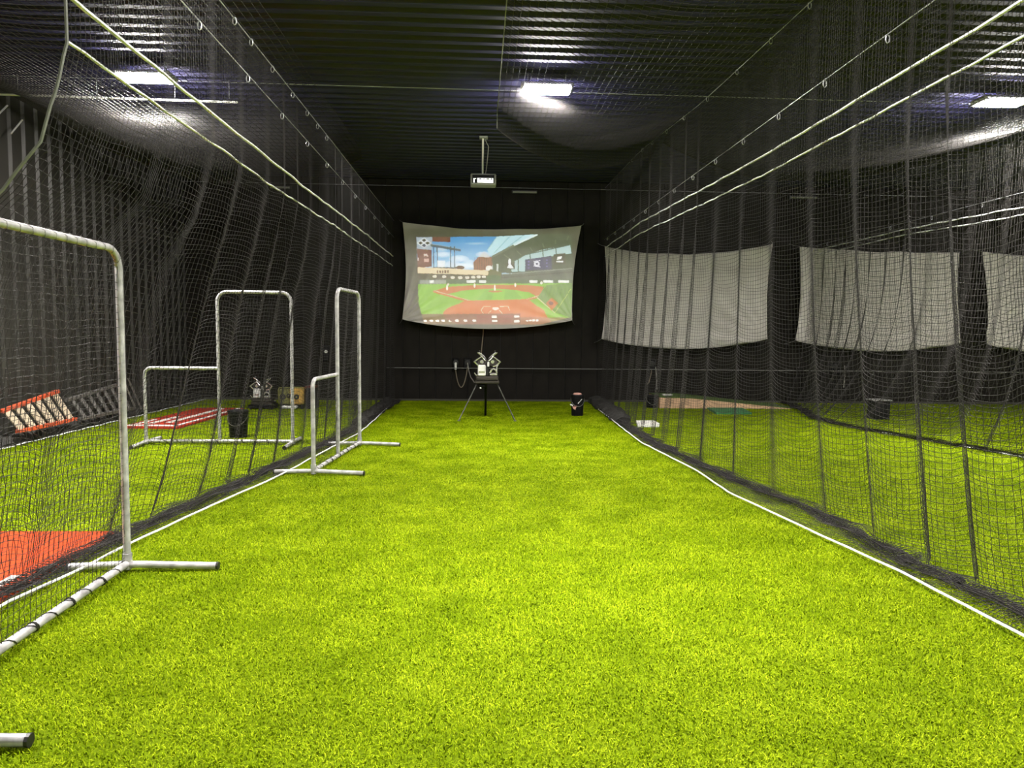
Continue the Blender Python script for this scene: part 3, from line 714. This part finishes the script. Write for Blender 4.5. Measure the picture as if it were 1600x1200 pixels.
# ------------------------------------------------------------------ pipe-framed net screens
def arc_corner(c, r, a0, a1, n=6): return [(c[0] + r * math.cos(a0 + (a1 - a0) * i / n), 0, c[1] + r * math.sin(a0 + (a1 - a0) * i / n)) for i in range(n + 1)]
def pitching_screen(label, origin, direction, wid, low_w, H, lowH, foot=(.50, .40), pr_=.0225, seed=1, lace=True):
    """local x runs along the screen from origin; the tall part comes first, the low part last"""
    rz = math.atan2(direction[1], direction[0])
    t = thing('net_screen', (*origin, 0), label, 'net screen', 'pipe-framed protective screens', rz)
    tw = wid - low_w; R = .13; zb = .055
    top = [(0, 0, zb)] + arc_corner((R, H - R), R, math.pi, math.pi / 2) + arc_corner((tw - R, H - R), R, math.pi / 2, 0) + [(tw, 0, zb)]
    MB().tube(top, pr_, 10).build('tall_frame', 'galv', t, True)
    if low_w > 0:
        R2 = .09
        lo = [(tw, 0, lowH)] + arc_corner((wid - R2, lowH - R2), R2, math.pi / 2, 0) + [(wid, 0, zb)]
        MB().tube(lo, pr_, 10).build('low_frame', 'galv', t, True)
    MB().tube([(-.02, 0, zb), (wid + .02, 0, zb)], pr_ * 1.05, 10).build('bottom_rail', 'galv', t, True)
    for x in (0, wid):
        f = MB().tube([(x, -foot[0], .035), (x, 0, .05), (x, foot[1], .035)], pr_ * 1.05, 10).build('foot', 'galv', t, True)
        for y in (-foot[0], foot[1]):
            s = 1 if y > 0 else -1
            MB().tube([(x, y - s * .002, .035), (x, y + s * .012, .0345)], pr_ * 1.15, 10).build('end_cap', 'blackm', f)
        MB().tube([(x, 0, .02), (x, 0, .12)], pr_ * 1.3, 10).build('socket', 'galv', t, True)
    nz = smoothnoise(seed); g = np.random.default_rng(seed)
    def panel(x0, x1, z1, nm):
        nu = int((x1 - x0) / .045) + 1; nv = int((z1 - zb) / .045) + 1
        u = np.linspace(0, 1, nu)[:, None]; v = np.linspace(0, 1, nv)[None, :]
        x = x0 + (x1 - x0) * u + .012 * nz(v * 9) * np.sin(np.pi * u); z = zb + (z1 - zb) * v - .02 * np.sin(np.pi * u) * v + .008 * nz(u * 14 + v * 4)
        y = .05 * np.sin(np.pi * u) * np.sin(np.pi * v) * (1 + nz(u * 3 + v * 5)) + 0 * x
        P = np.stack([x + 0 * y, y, z + 0 * y], -1) + g.normal(0, .002, (nu, nv, 3))
        o = obj(nm, grid_strands(nm, P, .0016, 3), 'net', t); o['kind'] = 'stuff'
    panel(.02, tw - .02, H - .02, 'tall_netting')
    if low_w > 0: panel(tw + .02, wid - .02, lowH - .02, 'low_netting')
    def lacing(path, pitch):
        pts = []; P = [Vector(p) for p in path]; ph = 0
        for a, b in zip(P[:-1], P[1:]):
            d = (b - a); L = d.length; d.normalize(); n1 = Vector((0, 1, 0)); n2 = d.cross(n1); k = max(2, int(L / .02))
            for i in range(k):
                s = L * i / k; ph += L / k / pitch * 2 * math.pi
                pts.append(a + d * s + (n1 * math.cos(ph) + n2 * math.sin(ph)) * (pr_ + .004))
        return pts
    MB().tube(lacing([(0, 0, zb), (wid, 0, zb)], .17), .0032, 4).build('lacing', 'blackm', t)
    MB().tube(lacing(top[1:-1], .10), .0018, 4).build('top_lacing', 'darkrope', t)
    for i in range(1, int(wid / .33)):
        MB().tube([(i * .33 + .01 * math.cos(q * .7), (pr_ + .004) * math.cos(q), zb + (pr_ + .004) * math.sin(q)) for q in np.linspace(0, 4 * math.pi, 20)] + [(i * .33, -.05, zb - .02)], .0045, 5).build('knot', 'blackm', t)
    return t
pitching_screen('large pipe-framed net screen cut off by the left edge of the picture', (-2.235, 4.60), (.02, -2.0), 1.98, 0.0, 2.04, 0, foot=(.36, .56), seed=4)
pitching_screen('L-shaped net screen standing edge-on at the border of the middle lane', (-1.585, 9.62), (-.17, -1.95), 1.955, .93, 2.045, 1.03, foot=(.42, .54), seed=6)
pitching_screen('L-shaped net screen facing the camera in the lane with the red mats', (-2.49, 9.70), (-1.93, 0), 1.93, .965, 2.045, 1.03, foot=(.42, .42), seed=9)

# ------------------------------------------------------------------ pitching machines
def machine_head(t, z0, s=1.0):
    """two chrome wheel units on a plate; local origin under the middle of the plate"""
    def P(x, y, z): return (x * s, y * s, z0 + z * s)
    def bx(name, m, x0, x1, y0, y1, za, zb_, bev=.008, par=t): return MB().box(x0 * s, x1 * s, y0 * s, y1 * s, z0 + za * s, z0 + zb_ * s, bev=bev * s).build(name, m, par)
    bx('base_plate', 'brownp', -.215, .215, -.17, .17, 0, .05, .012)
    bx('turntable', 'brownp', -.20, .20, -.15, .15, .05, .13, .02)
    bx('motor_cover', 'whitep', -.165, -.025, -.16, .02, .135, .33, .018)
    bx('cover_badge', 'chrome', -.15, -.04, -.166, -.16, .19, .225, .002)
    bx('feed_column', 'blackm', -.022, .035, -.10, .12, .13, .40, .01)
    bx('feed_block', 'whitep', .0, .035, -.13, -.10, .30, .38, .005)
    b = bx('lower_motor', 'chrome', .045, .175, -.15, .03, .135, .185, .02)
    MB().tube([P(.05, -.14, .19), P(.075, -.15, .245), P(.11, -.15, .265), (.145 * s, -.15 * s, z0 + .245 * s), P(.17, -.14, .19)], .017 * s, 8).build('motor_yoke', 'chrome', t, True)
    MB().tube([P(.165, -.13, .15), P(.17, -.14, .30), P(.215, -.12, .375)], .013 * s, 8).build('guard_strut', 'chrome', t, True)
    for sx in (-1, 1):
        cx, cz = sx * .095, .385
        rot = Matrix.Rotation(sx * math.radians(32), 3, 'Y')
        w_ = MB().lathe([(.02 * s, -.035 * s), (.075 * s, -.035 * s), (.088 * s, -.022 * s), (.088 * s, .022 * s), (.075 * s, .035 * s), (.02 * s, .035 * s)], 20, 'y', P(cx, -.08, cz), rot).build('throwing_wheel', 'rubber', t, True)
        MB().lathe([(.03 * s, -.045 * s), (.034 * s, -.03 * s), (.034 * s, .045 * s)], 14, 'y', P(cx, -.08, cz)).build('wheel_hub', 'chrome', w_, True)
        g_ = [P(sx * .03, -.12, .40), P(sx * .10, -.13, .475), P(sx * .155, -.13, .44), P(sx * .225, -.13, .385), P(sx * .155, -.13, .315), P(sx * .10, -.125, .30)]
        MB().tube(g_, [.012 * s, .014 * s, .013 * s, .022 * s, .015 * s, .012 * s], 8).build('wheel_guard', 'chrome', t, True)
        for k, (dx, dy) in enumerate(((0, 0), (.035, .05))):
            h_ = [P(sx * (.028 + dx), -.09 + dy, .42), P(sx * (.055 + dx), -.09 + dy, .47), P(sx * (.10 + dx), -.09 + dy, .515), P(sx * (.145 + dx * .8), -.09 + dy, .545)]
            MB().tube(h_, [.016 * s, .013 * s, .011 * s, .012 * s], 8).build('feed_horn', 'chrome', t, True)
        MB().lathe([(.004 * s, -.012 * s), (.014 * s, -.006 * s), (.014 * s, .006 * s), (.004 * s, .012 * s)], 10, 'z', P(sx * .135, -.06, .57)).build('adjusting_knob', 'legm', t, True)
    MB().tube([P(-.16, -.12, .145), P(-.20, -.13, .15), P(-.225, -.13, .19)], .009 * s, 6).build('aiming_lever', 'chrome', t, True)

t = thing('pitching_machine', (.155, 12.72, 0), 'chrome pitching machine on a tripod in front of the lit screen', 'pitching machine', 'pitching machines')
machine_head(t, .64)
MB().box(-.16, -.02, -.10, .10, .56, .645, bev=.02).build('control_box', 'black', t)
MB().lathe([(.005, 0), (.016, .006), (.016, .018), (.005, .024)], 10, 'z', (-.115, -.13, .55)).build('control_knob', 'whitep', t, True)
for sx in (-1, 1):
    l = MB().tube([(sx * .17, -.06, .655), (sx * .488, -.36, .015)], .0105, 8).build('leg', 'legm', t, True)
    MB().box(sx * .488 - .025, sx * .488 + .025, -.385, -.335, .0, .02, bev=.004).build('foot_pad', 'legm', l)
MB().tube([(-.02, .05, .64), (-.02, .43, .01)], .021, 8).build('rear_leg', 'black', t, True)
t = thing('pitching_machine', (-4.19, 14.15, 0), 'dull chrome pitching machine on a low black base behind the red mat', 'pitching machine', 'pitching machines')
MB().box(-.24, .24, -.2, .2, .03, .10, bev=.02).build('low_base', 'black', t)
for sx in (-1, 1):
    for sy in (-1, 1): MB().lathe([(.012, -.015), (.03, -.013), (.03, .013), (.012, .015)], 12, 'x', (sx * .2, sy * .16, .03)).build('caster', 'rubber', t)
machine_head(t, .10, .93)

# yellow machine and black cabinet
t = thing('yellow_machine', (-3.64, 14.2, 0), 'boxy yellow machine with black wheels beside the dull chrome pitching machine', 'machine')
MB().box(-.02, .25, -.16, .16, .10, .42, bev=.03).build('yellow_casing', 'yellow', t)
MB().box(-.25, -.02, -.15, .15, .10, .39, bev=.03).build('olive_casing', 'olive', t)
MB().tube([(-.24, -.14, .36), (-.22, -.14, .425), (.2, -.14, .435), (.24, -.14, .40)], .011, 6).build('carry_handle', 'olive', t, True)
for x, z, r_ in ((-.15, .25, .055), (-.03, .27, .04), (.12, .25, .05)):
    w_ = MB().lathe([(.01, -.02), (r_, -.018), (r_, .018), (.01, .02)], 16, 'y', (x, -.165, z)).build('wheel', 'rubber', t)
    MB().lathe([(.008, -.012), (r_ * .35, -.01), (r_ * .35, .0)], 10, 'y', (x, -.185, z)).build('wheel_hub', 'olive', w_)
MB().lathe([(.01, -.015), (.045, -.012), (.045, .012), (.01, .015)], 16, 'y', (.18, -.165, .20)).build('filter_cap', 'yellow', t)
MB().box(-.18, .12, -.20, .12, .02, .075, bev=.02).build('white_tray', 'white', t)
MB().box(-.22, -.19, -.13, .13, 0, .10, bev=.005).build('skid', 'blackm', t); MB().box(.19, .22, -.13, .13, 0, .10, bev=.005).build('skid', 'blackm', t)
t = thing('storage_box', (-3.27, 14.25, 0), 'dark upright box with a dull red lid right of the yellow machine', 'box')
MB().box(-.09, .09, -.15, .15, 0, .42, bev=.012).build('body', 'black', t); MB().box(-.1, .1, -.16, .16, .42, .46, bev=.01).build('lid', 'darkred', t)

# ------------------------------------------------------------------ ball buckets
def bucket(loc, label, r, h, pad=None, marks=False, rz=0.0):
    t = thing('ball_bucket', loc, label, 'bucket', 'black ball buckets', rz)
    MB().lathe([(r * .86, 0), (r * .88, .01), (r * .97, h * .86), (r * 1.02, h * .87), (r * 1.02, h * .93), (r * .99, h * .94), (r * .99, h * .95)], 28).build('body', 'black', t, True)
    MB().lathe([(r * 1.04, h * .94), (r * 1.05, h * .96), (r * 1.0, h), (r * .3, h)], 28).build('lid', 'black', t, True)
    if pad: MB().lathe([(r * .62, h - .002), (r * .66, h + .012), (r * .5, h + .03), (r * .1, h + .035)], 20).build('seat_pad', pad, t, True)
    pts = [(r * 1.02 * math.cos(a), -r * 1.03 * math.sin(a) * 1.0, h * .84 - .15 * math.sin(a)) for a in np.linspace(.0, math.pi, 14)]
    hd = MB().tube(pts, .005, 6).build('bail_handle', 'legm', t, True)
    if marks:
        MB().tube([(-r * 1.05, -.045, h * .54), (-r * .82, -.095, h * .51)], .014, 8).build('handle_grip', 'white', hd, True)
        def curved(pts2, nm, m):
            v = []; 
            for (x, z) in pts2: v.append((x, -math.sqrt(max((r * .965) ** 2 - x * x, .0001)) - .006, z))
            for (x, z) in pts2: v.append((x, -math.sqrt(max((r * .965) ** 2 - x * x, .0001)) + .004, z))
            n = len(pts2); f = [tuple(range(n)), tuple(range(2 * n - 1, n - 1, -1))] + [(i, (i + 1) % n, n + (i + 1) % n, n + i) for i in range(n)]
            MB().add(v, f).build(nm, m, t)
        curved([(-.01, h * .62), (.0, h * .60), (.075, h * .80), (.065, h * .82)], 'white_slash', 'white')
        curved([(-.10, h * .45), (-.03, h * .47), (-.045, h * .38), (-.05, h * .31), (-.085, h * .36)], 'pink_mark', 'pink')
        curved([(-.075, h * .50), (-.02, h * .52), (-.03, h * .46), (-.08, h * .46)], 'red_mark', 'darkred')
    return t
bucket((1.85, 13.25, 0), 'black ball bucket with pink pad and white slash right of the tripod', .125, .40, 'pink', True)
bucket((-3.44, 10.40, 0), 'black ball bucket behind the L-shaped screen beside the red mat', .14, .395, None)
bucket((3.62, 14.75, 0), 'small black bucket at the thick end of the plywood mound', .125, .27, None)
t = thing('storage_crate', (7.45, 12.95, 0), 'dark crate with a pale rim behind the far right divider net', 'crate')
MB().box(-.15, .15, -.13, .13, 0, .36, bev=.012).build('body', 'black', t)
for (a, b, c, d) in ((-.17, .17, -.155, -.13), (-.17, .17, .13, .155), (-.17, -.145, -.13, .13), (.145, .17, -.13, .13)): MB().box(a, b, c, d, .355, .375, bev=.004).build('rim', 'tube', t)

# ------------------------------------------------------------------ projector
t = thing('projector', (.06, 12.3, 4.08), 'small projector hanging from a white pole in front of the lit screen', 'projector')
MB().box(-.215, .215, -.14, .14, -.085, .10, bev=.018).build('body', 'tube', t)
MB().box(-.185, .185, -.148, -.138, -.06, .075, bev=.004).build('rear_recess', 'black', t)
pn = MB().box(-.10, .165, -.156, -.147, -.055, .02, bev=.003).build('connector_panel', 'panel_painted_light', t)  # white panel, no lamp; looks lit through its own emission
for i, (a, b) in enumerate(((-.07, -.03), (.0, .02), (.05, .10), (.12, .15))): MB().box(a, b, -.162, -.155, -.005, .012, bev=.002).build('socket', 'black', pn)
MB().box(-.165, -.145, -.156, -.147, -.055, .015, bev=.002).build('vent', 'panel_painted_light', t); MB().box(-.14, -.12, -.156, -.147, .005, .015, bev=.002).build('vent', 'panel_painted_light', t)
MB().lathe([(.05, .13), (.055, .14), (.055, .17), (.04, .175)], 18, 'y', (.08, 0, 0)).build('lens', 'black', t, True)
MB().tube([(-.01, 0, .10), (-.01, 0, .70)], .017, 10).build('pole', 'pvc', t, True)
MB().box(-.07, .07, -.06, .06, .70, .735, bev=.006).build('ceiling_plate', 'tube', t)
MB().tube([(.03, 0, .10), (.05, 0, .2), (.07, .01, .4), (.085, .02, .58), (.04, .02, .66), (.02, .01, .72)], .007, 6).build('power_cord', 'cordg', t, True)

# ------------------------------------------------------------------ outlets and cords on the back wall
def reel(x, z, label, cord=None, w=.17, h=.28):
    t = thing('cord_reel', (x, Y1 - .02, z), label, 'cord reel', 'cord reels on the back wall')
    MB().box(-w / 2, w / 2, -.10, -.003, -h / 2, h / 2, bev=.015).build('housing', 'black', t)
    MB().lathe([(.02, -.11), (.06, -.108), (.06, -.098)], 16, 'y', (0, 0, h * .1)).build('spool_cap', 'blackm', t)
    if cord:
        for c, m in cord: MB().tube(c, .011, 6).build('cord', m, t, True)
    return t
def U(x0, z0, x1, z1, dip, n=12): return [(x0 + (x1 - x0) * i / n, -.12, z0 + (z1 - z0) * i / n - dip * math.sin(math.pi * i / n) ** .7) for i in range(n + 1)]
t = reel(-.50, .83, 'black wall outlet with a white plug and drooping tan cord left of the machine', [(U(.0, -.13, .26, -.05, .42), 'cord')], .13, .27)
MB().box(-.025, .025, -.15, -.10, -.12, .04, bev=.01).build('plug', 'white', t)
reel(-.24, .84, 'black wall outlet with a grey cord running to the tripod machine', [([(0, -.12, .02), (.03, -.2, -.15), (.08, -.6, -.27), (.16, -1.6, -.30), (.22, -2.9, -.22)], 'cordg')], .17, .26)
reel(3.88, .85, 'black cord reel below the first blank screen beside the lit one', [(U(-.02, -.1, -.12, -.40, .12), 'cord'), ([(.07, -.12, -.05), (.09, -.13, -.3), (.11, -.12, -.55)], 'cordg')], .16, .26)
t = reel(8.06, .82, 'black cord reel below the second blank screen from the right', [([(.2, -.12, .05), (.21, -.13, -.2), (.2, -.12, -.45)], 'cordg')], .28, .28)
reel(12.32, .86, 'black cord reel below the screen at the right edge', None, .3, .3)
t = thing('extension_cord', (.08, Y1 - .032, 1.0), 'tan cord dropping from the lit screen behind the pitching machine', 'cord')
MB().tube([(.03, 0, .85), (.02, -.002, .5), (-.01, -.002, .2), (-.03, -.002, -.1), (-.02, 0, -.4)], .012, 6).build('line', 'cord', t, True)
t = thing('wall_box', (-3.35, Y1 - .02, 1.05), 'black switch box with a white dial on the back wall of the left lane', 'switch box')
MB().box(-.09, .09, -.09, -.003, -.17, .17, bev=.012).build('housing', 'black', t); MB().lathe([(.01, -.10), (.035, -.098), (.035, -.088)], 14, 'y', (.02, 0, .03)).build('dial', 'white', t)
for x0, x1_, lab in ((.70, 1.26, 'unlit grey tube lamp on the back wall above the lit screen'), (6.86, 7.5, 'unlit grey tube lamp on the back wall between two blank screens'), (-4.5, -4.05, 'unlit grey tube lamp on the back wall of the left lane')):
    t = thing('tube_lamp', ((x0 + x1_) / 2, Y1 - .03, 4.60), lab, 'light fixture', 'unlit tube lamps on the back wall'); hw = (x1_ - x0) / 2
    MB().box(-hw, hw, -.06, 0.0, -.03, .04, bev=.008).build('housing', 'blackm', t); MB().tube([(-hw + .02, -.075, -.01), (hw - .02, -.075, -.01)], .022, 8).build('tube', 'tube', t)

# ------------------------------------------------------------------ mats, plate and mound
def slab(name, pts, z0, z1, m, label, cat, group=None):
    c = Vector((sum(p[0] for p in pts) / len(pts), sum(p[1] for p in pts) / len(pts), 0))
    t = thing(name, c, label, cat, group)
    q = [(p[0] - c.x, p[1] - c.y) for p in pts]
    MB().prism(q, z0, z1, 'z').build('base', m, t)
    return t, c
t, c = slab('batting_mat', [(-4.75, 5.46), (-2.70, 5.44), (-2.66, 3.3), (-4.75, 3.3)], 0, .028, 'orange', 'orange-red batting mat behind the net at the left edge', 'mat')
for (x0, x1_, y0, y1_) in ((-4.45, -4.39, 3.4, 5.3), (-2.86, -2.80, 3.4, 4.45)): MB().box(x0 - c.x, x1_ - c.x, y0 - c.y, y1_ - c.y, .028, .032).build('painted_line', 'white', t)
a = Vector((-4.98, 12.55, 0)); t = thing('pitching_mat', a, 'long red pitching mat with white stripes in the left lane', 'mat', None, math.radians(-3))
MB().box(-.44, .44, -1.36, 1.36, 0, .045, bev=.008).build('base', 'red', t)
for (x0, x1_, y0, y1_) in ((.33, .39, -1.3, 1.3), (.02, .12, -.9, 1.2), (-.39, .39, -1.3, -1.18), (-.36, -.30, -1.1, -.5), (-.2, -.1, -1.0, -.1)):
    MB().box(x0, x1_, y0, y1_, .045, .05).build('white_stripe', 'white', t)
slab('home_plate', [(2.74, 12.25), (3.06, 12.28), (3.05, 11.85), (2.99, 11.66), (2.64, 11.66)], 0, .045, 'white', 'white home plate on the turf behind the right divider net', 'home plate')
a = Vector((5.1, 14.62, 0)); t = thing('pitching_mound', a, 'wedge-shaped portable mound with tan plywood side behind the right net', 'pitching mound')
pf = [(-1.34, 0), (1.46, 0), (1.46, .012), (-.68, .215), (-1.34, .23)]
MB().prism(pf, .012, .95, 'y').build('body', 'tan', t); MB().prism(pf, 0, .012, 'y').build('side_panel', 'tan', t)
MB().prism([(-1.34, .231), (-.68, .216), (1.46, .014), (1.5, .02), (-.66, .235), (-1.34, .25)], -.005, .96, 'y').build('turf_top', 'greendark', t)
MB().box(-1.2, -1.0, .3, .42, .245, .27, bev=.004).build('pitching_rubber', 'white', t)
slab('step_mat', [(4.72, 14.5), (5.45, 14.5), (5.30, 13.58), (4.60, 13.55)], 0, .04, 'greenmat', 'dark green mat lying in front of the plywood mound', 'mat')

# ------------------------------------------------------------------ ladders on the bundled net by the left wall
def lumpy(name, pts, r, label, cat, m='net', seed=1, flat=.7):
    g = np.random.default_rng(seed); a = Vector(pts[0]); t = thing(name, (a.x, a.y, 0), label, cat)
    P = []; k = 60
    tab = np.array(pts); ss = np.linspace(0, len(pts) - 1, k)
    for s in ss: P.append(Vector([np.interp(s, range(len(pts)), tab[:, i]) for i in range(3)]) - Vector((a.x, a.y, 0)))
    mb = MB().tube(P, [r * g.uniform(.7, 1.2) for _ in P], 12)
    mb.v = [(v[0] + g.normal(0, r * .08), v[1] + g.normal(0, r * .08), max(.004, v[2] * flat + g.normal(0, r * .06))) for v in mb.v]
    mb.build('folds', m, t, True); return t, P
MT['netheap'] = mat('bundled_net', (.020, .019, .017), .85, noise=.5, scale=30, bump=.8)
t, P = lumpy('bundled_net', [(-6.12, 2.5, .09), (-6.1, 6.0, .09), (-6.1, 9.5, .09), (-6.08, 11, .09), (-6.05, 13, .09), (-6.0, 15.6, .10)], .12, 'bundle of black net rolled along the foot of the left wall', 'net bundle', 'netheap', 5)
MB().tube([p + Vector((.16 + .02 * math.sin(i * 1.7), 0, -.055)) for i, p in enumerate(P)], .008, 6).build('rope', 'rope', t, True)
lumpy('bundled_net', [(2.62, 15.7, .10), (2.55, 14.6, .10), (2.55, 13.4, .08), (2.50, 12.2, .05)], .17, 'heap of black net on the turf at the far end of the right divider', 'net bundle', 'netheap', 9, .6)
lumpy('bundled_net', [(-1.95, 15.7, .08), (-1.95, 14.4, .08), (-1.98, 13.0, .06), (-1.95, 11.8, .05)], .11, 'heap of black net at the far end of the left divider', 'net bundle', 'netheap', 12, .6)

def ladder(label, a0, a1, b0, b1, n, mr, mt, seed, rw=.03, wid=.085):
    """a0-a1: lower rail, b0-b1: upper rail"""
    A0, A1, B0, B1 = map(Vector, (a0, a1, b0, b1)); o = Vector((A0.x, (A0.y + A1.y) / 2, 0))
    t = thing('ladder', o, label, 'ladder', 'ladders lying along the left wall')
    def bar(nm, p, q, hx, hz, m):
        d = (q - p); L = d.length; y = d.normalized(); x = Vector((1, 0, 0)); x = (x - y * x.dot(y)).normalized(); z = x.cross(y)
        R = Matrix((x, y, z)).transposed()
        return MB().box(-hx, hx, 0, L, -hz, hz, R, p - o, 0).build(nm, m, t)
    bar('rail', A0, A1, rw, .022, mr); bar('rail', B0, B1, rw, .022, mr)
    for i in range(n):
        s = (i + .5) / n
        p, q = A0.lerp(A1, s), B0.lerp(B1, s)
        d = (q - p); L = d.length; zz = d.normalized(); xx = Vector((1, 0, 0)); xx = (xx - zz * xx.dot(zz)).normalized(); yy = zz.cross(xx)
        R = Matrix((xx, yy, zz)).transposed()
        MB().box(-.012, .012, -wid / 2, wid / 2, .02, L - .02, R, p - o, .004).build('step', mt, t)
    return t
ladder('orange fibreglass ladder lying on its side by the left wall', (-5.93, 9.46, .205), (-5.93, 10.80, .205), (-6.10, 9.40, .47), (-6.14, 10.74, .62), 6, 'orangeladder', 'tread', 3, wid=.12)
t = ladder('dark grey ladder lying on its side beyond the orange one', (-5.93, 10.95, .19), (-5.95, 12.6, .17), (-6.10, 10.88, .47), (-6.14, 12.6, .60), 7, 'greyladder', 'greyladder', 4, wid=.07)
MB().tube([Vector((-6.08, 12.72, .68)) - t.location, Vector((-5.95, 12.90, .12)) - t.location], .016, 8).build('stay', 'greyladder', t, True)
MB().tube([Vector((-6.06, 12.55, .62)) - t.location, Vector((-5.94, 12.66, .16)) - t.location], .016, 8).build('stay', 'greyladder', t, True)

# conduit and wall braces high on the left
t = thing('conduit', (-6.3, 9.85, 4.56), 'white horizontal pipe near the ceiling left of the left lamp', 'pipe')
MB().tube([(0, 0, 0), (3.1, .02, -.02)], .015, 8).build('pipe', 'pvc', t, True)
for x in (.3, 1.3, 2.3, 3.0): MB().tube([(x, 0, .02), (x, 0, ZC - 4.56)], .005, 6).build('hanger', 'cable', t)
t = thing('wall_brace', (-6.2, 9.7, 4.2), 'pair of short slanting bars on the upper left wall', 'brace')
MB().tube([(0, .25, .25), (0, -.2, -.15)], .012, 6).build('bar', 'tube', t); MB().tube([(0, .55, .15), (0, .3, -.1)], .012, 6).build('bar', 'tube', t)
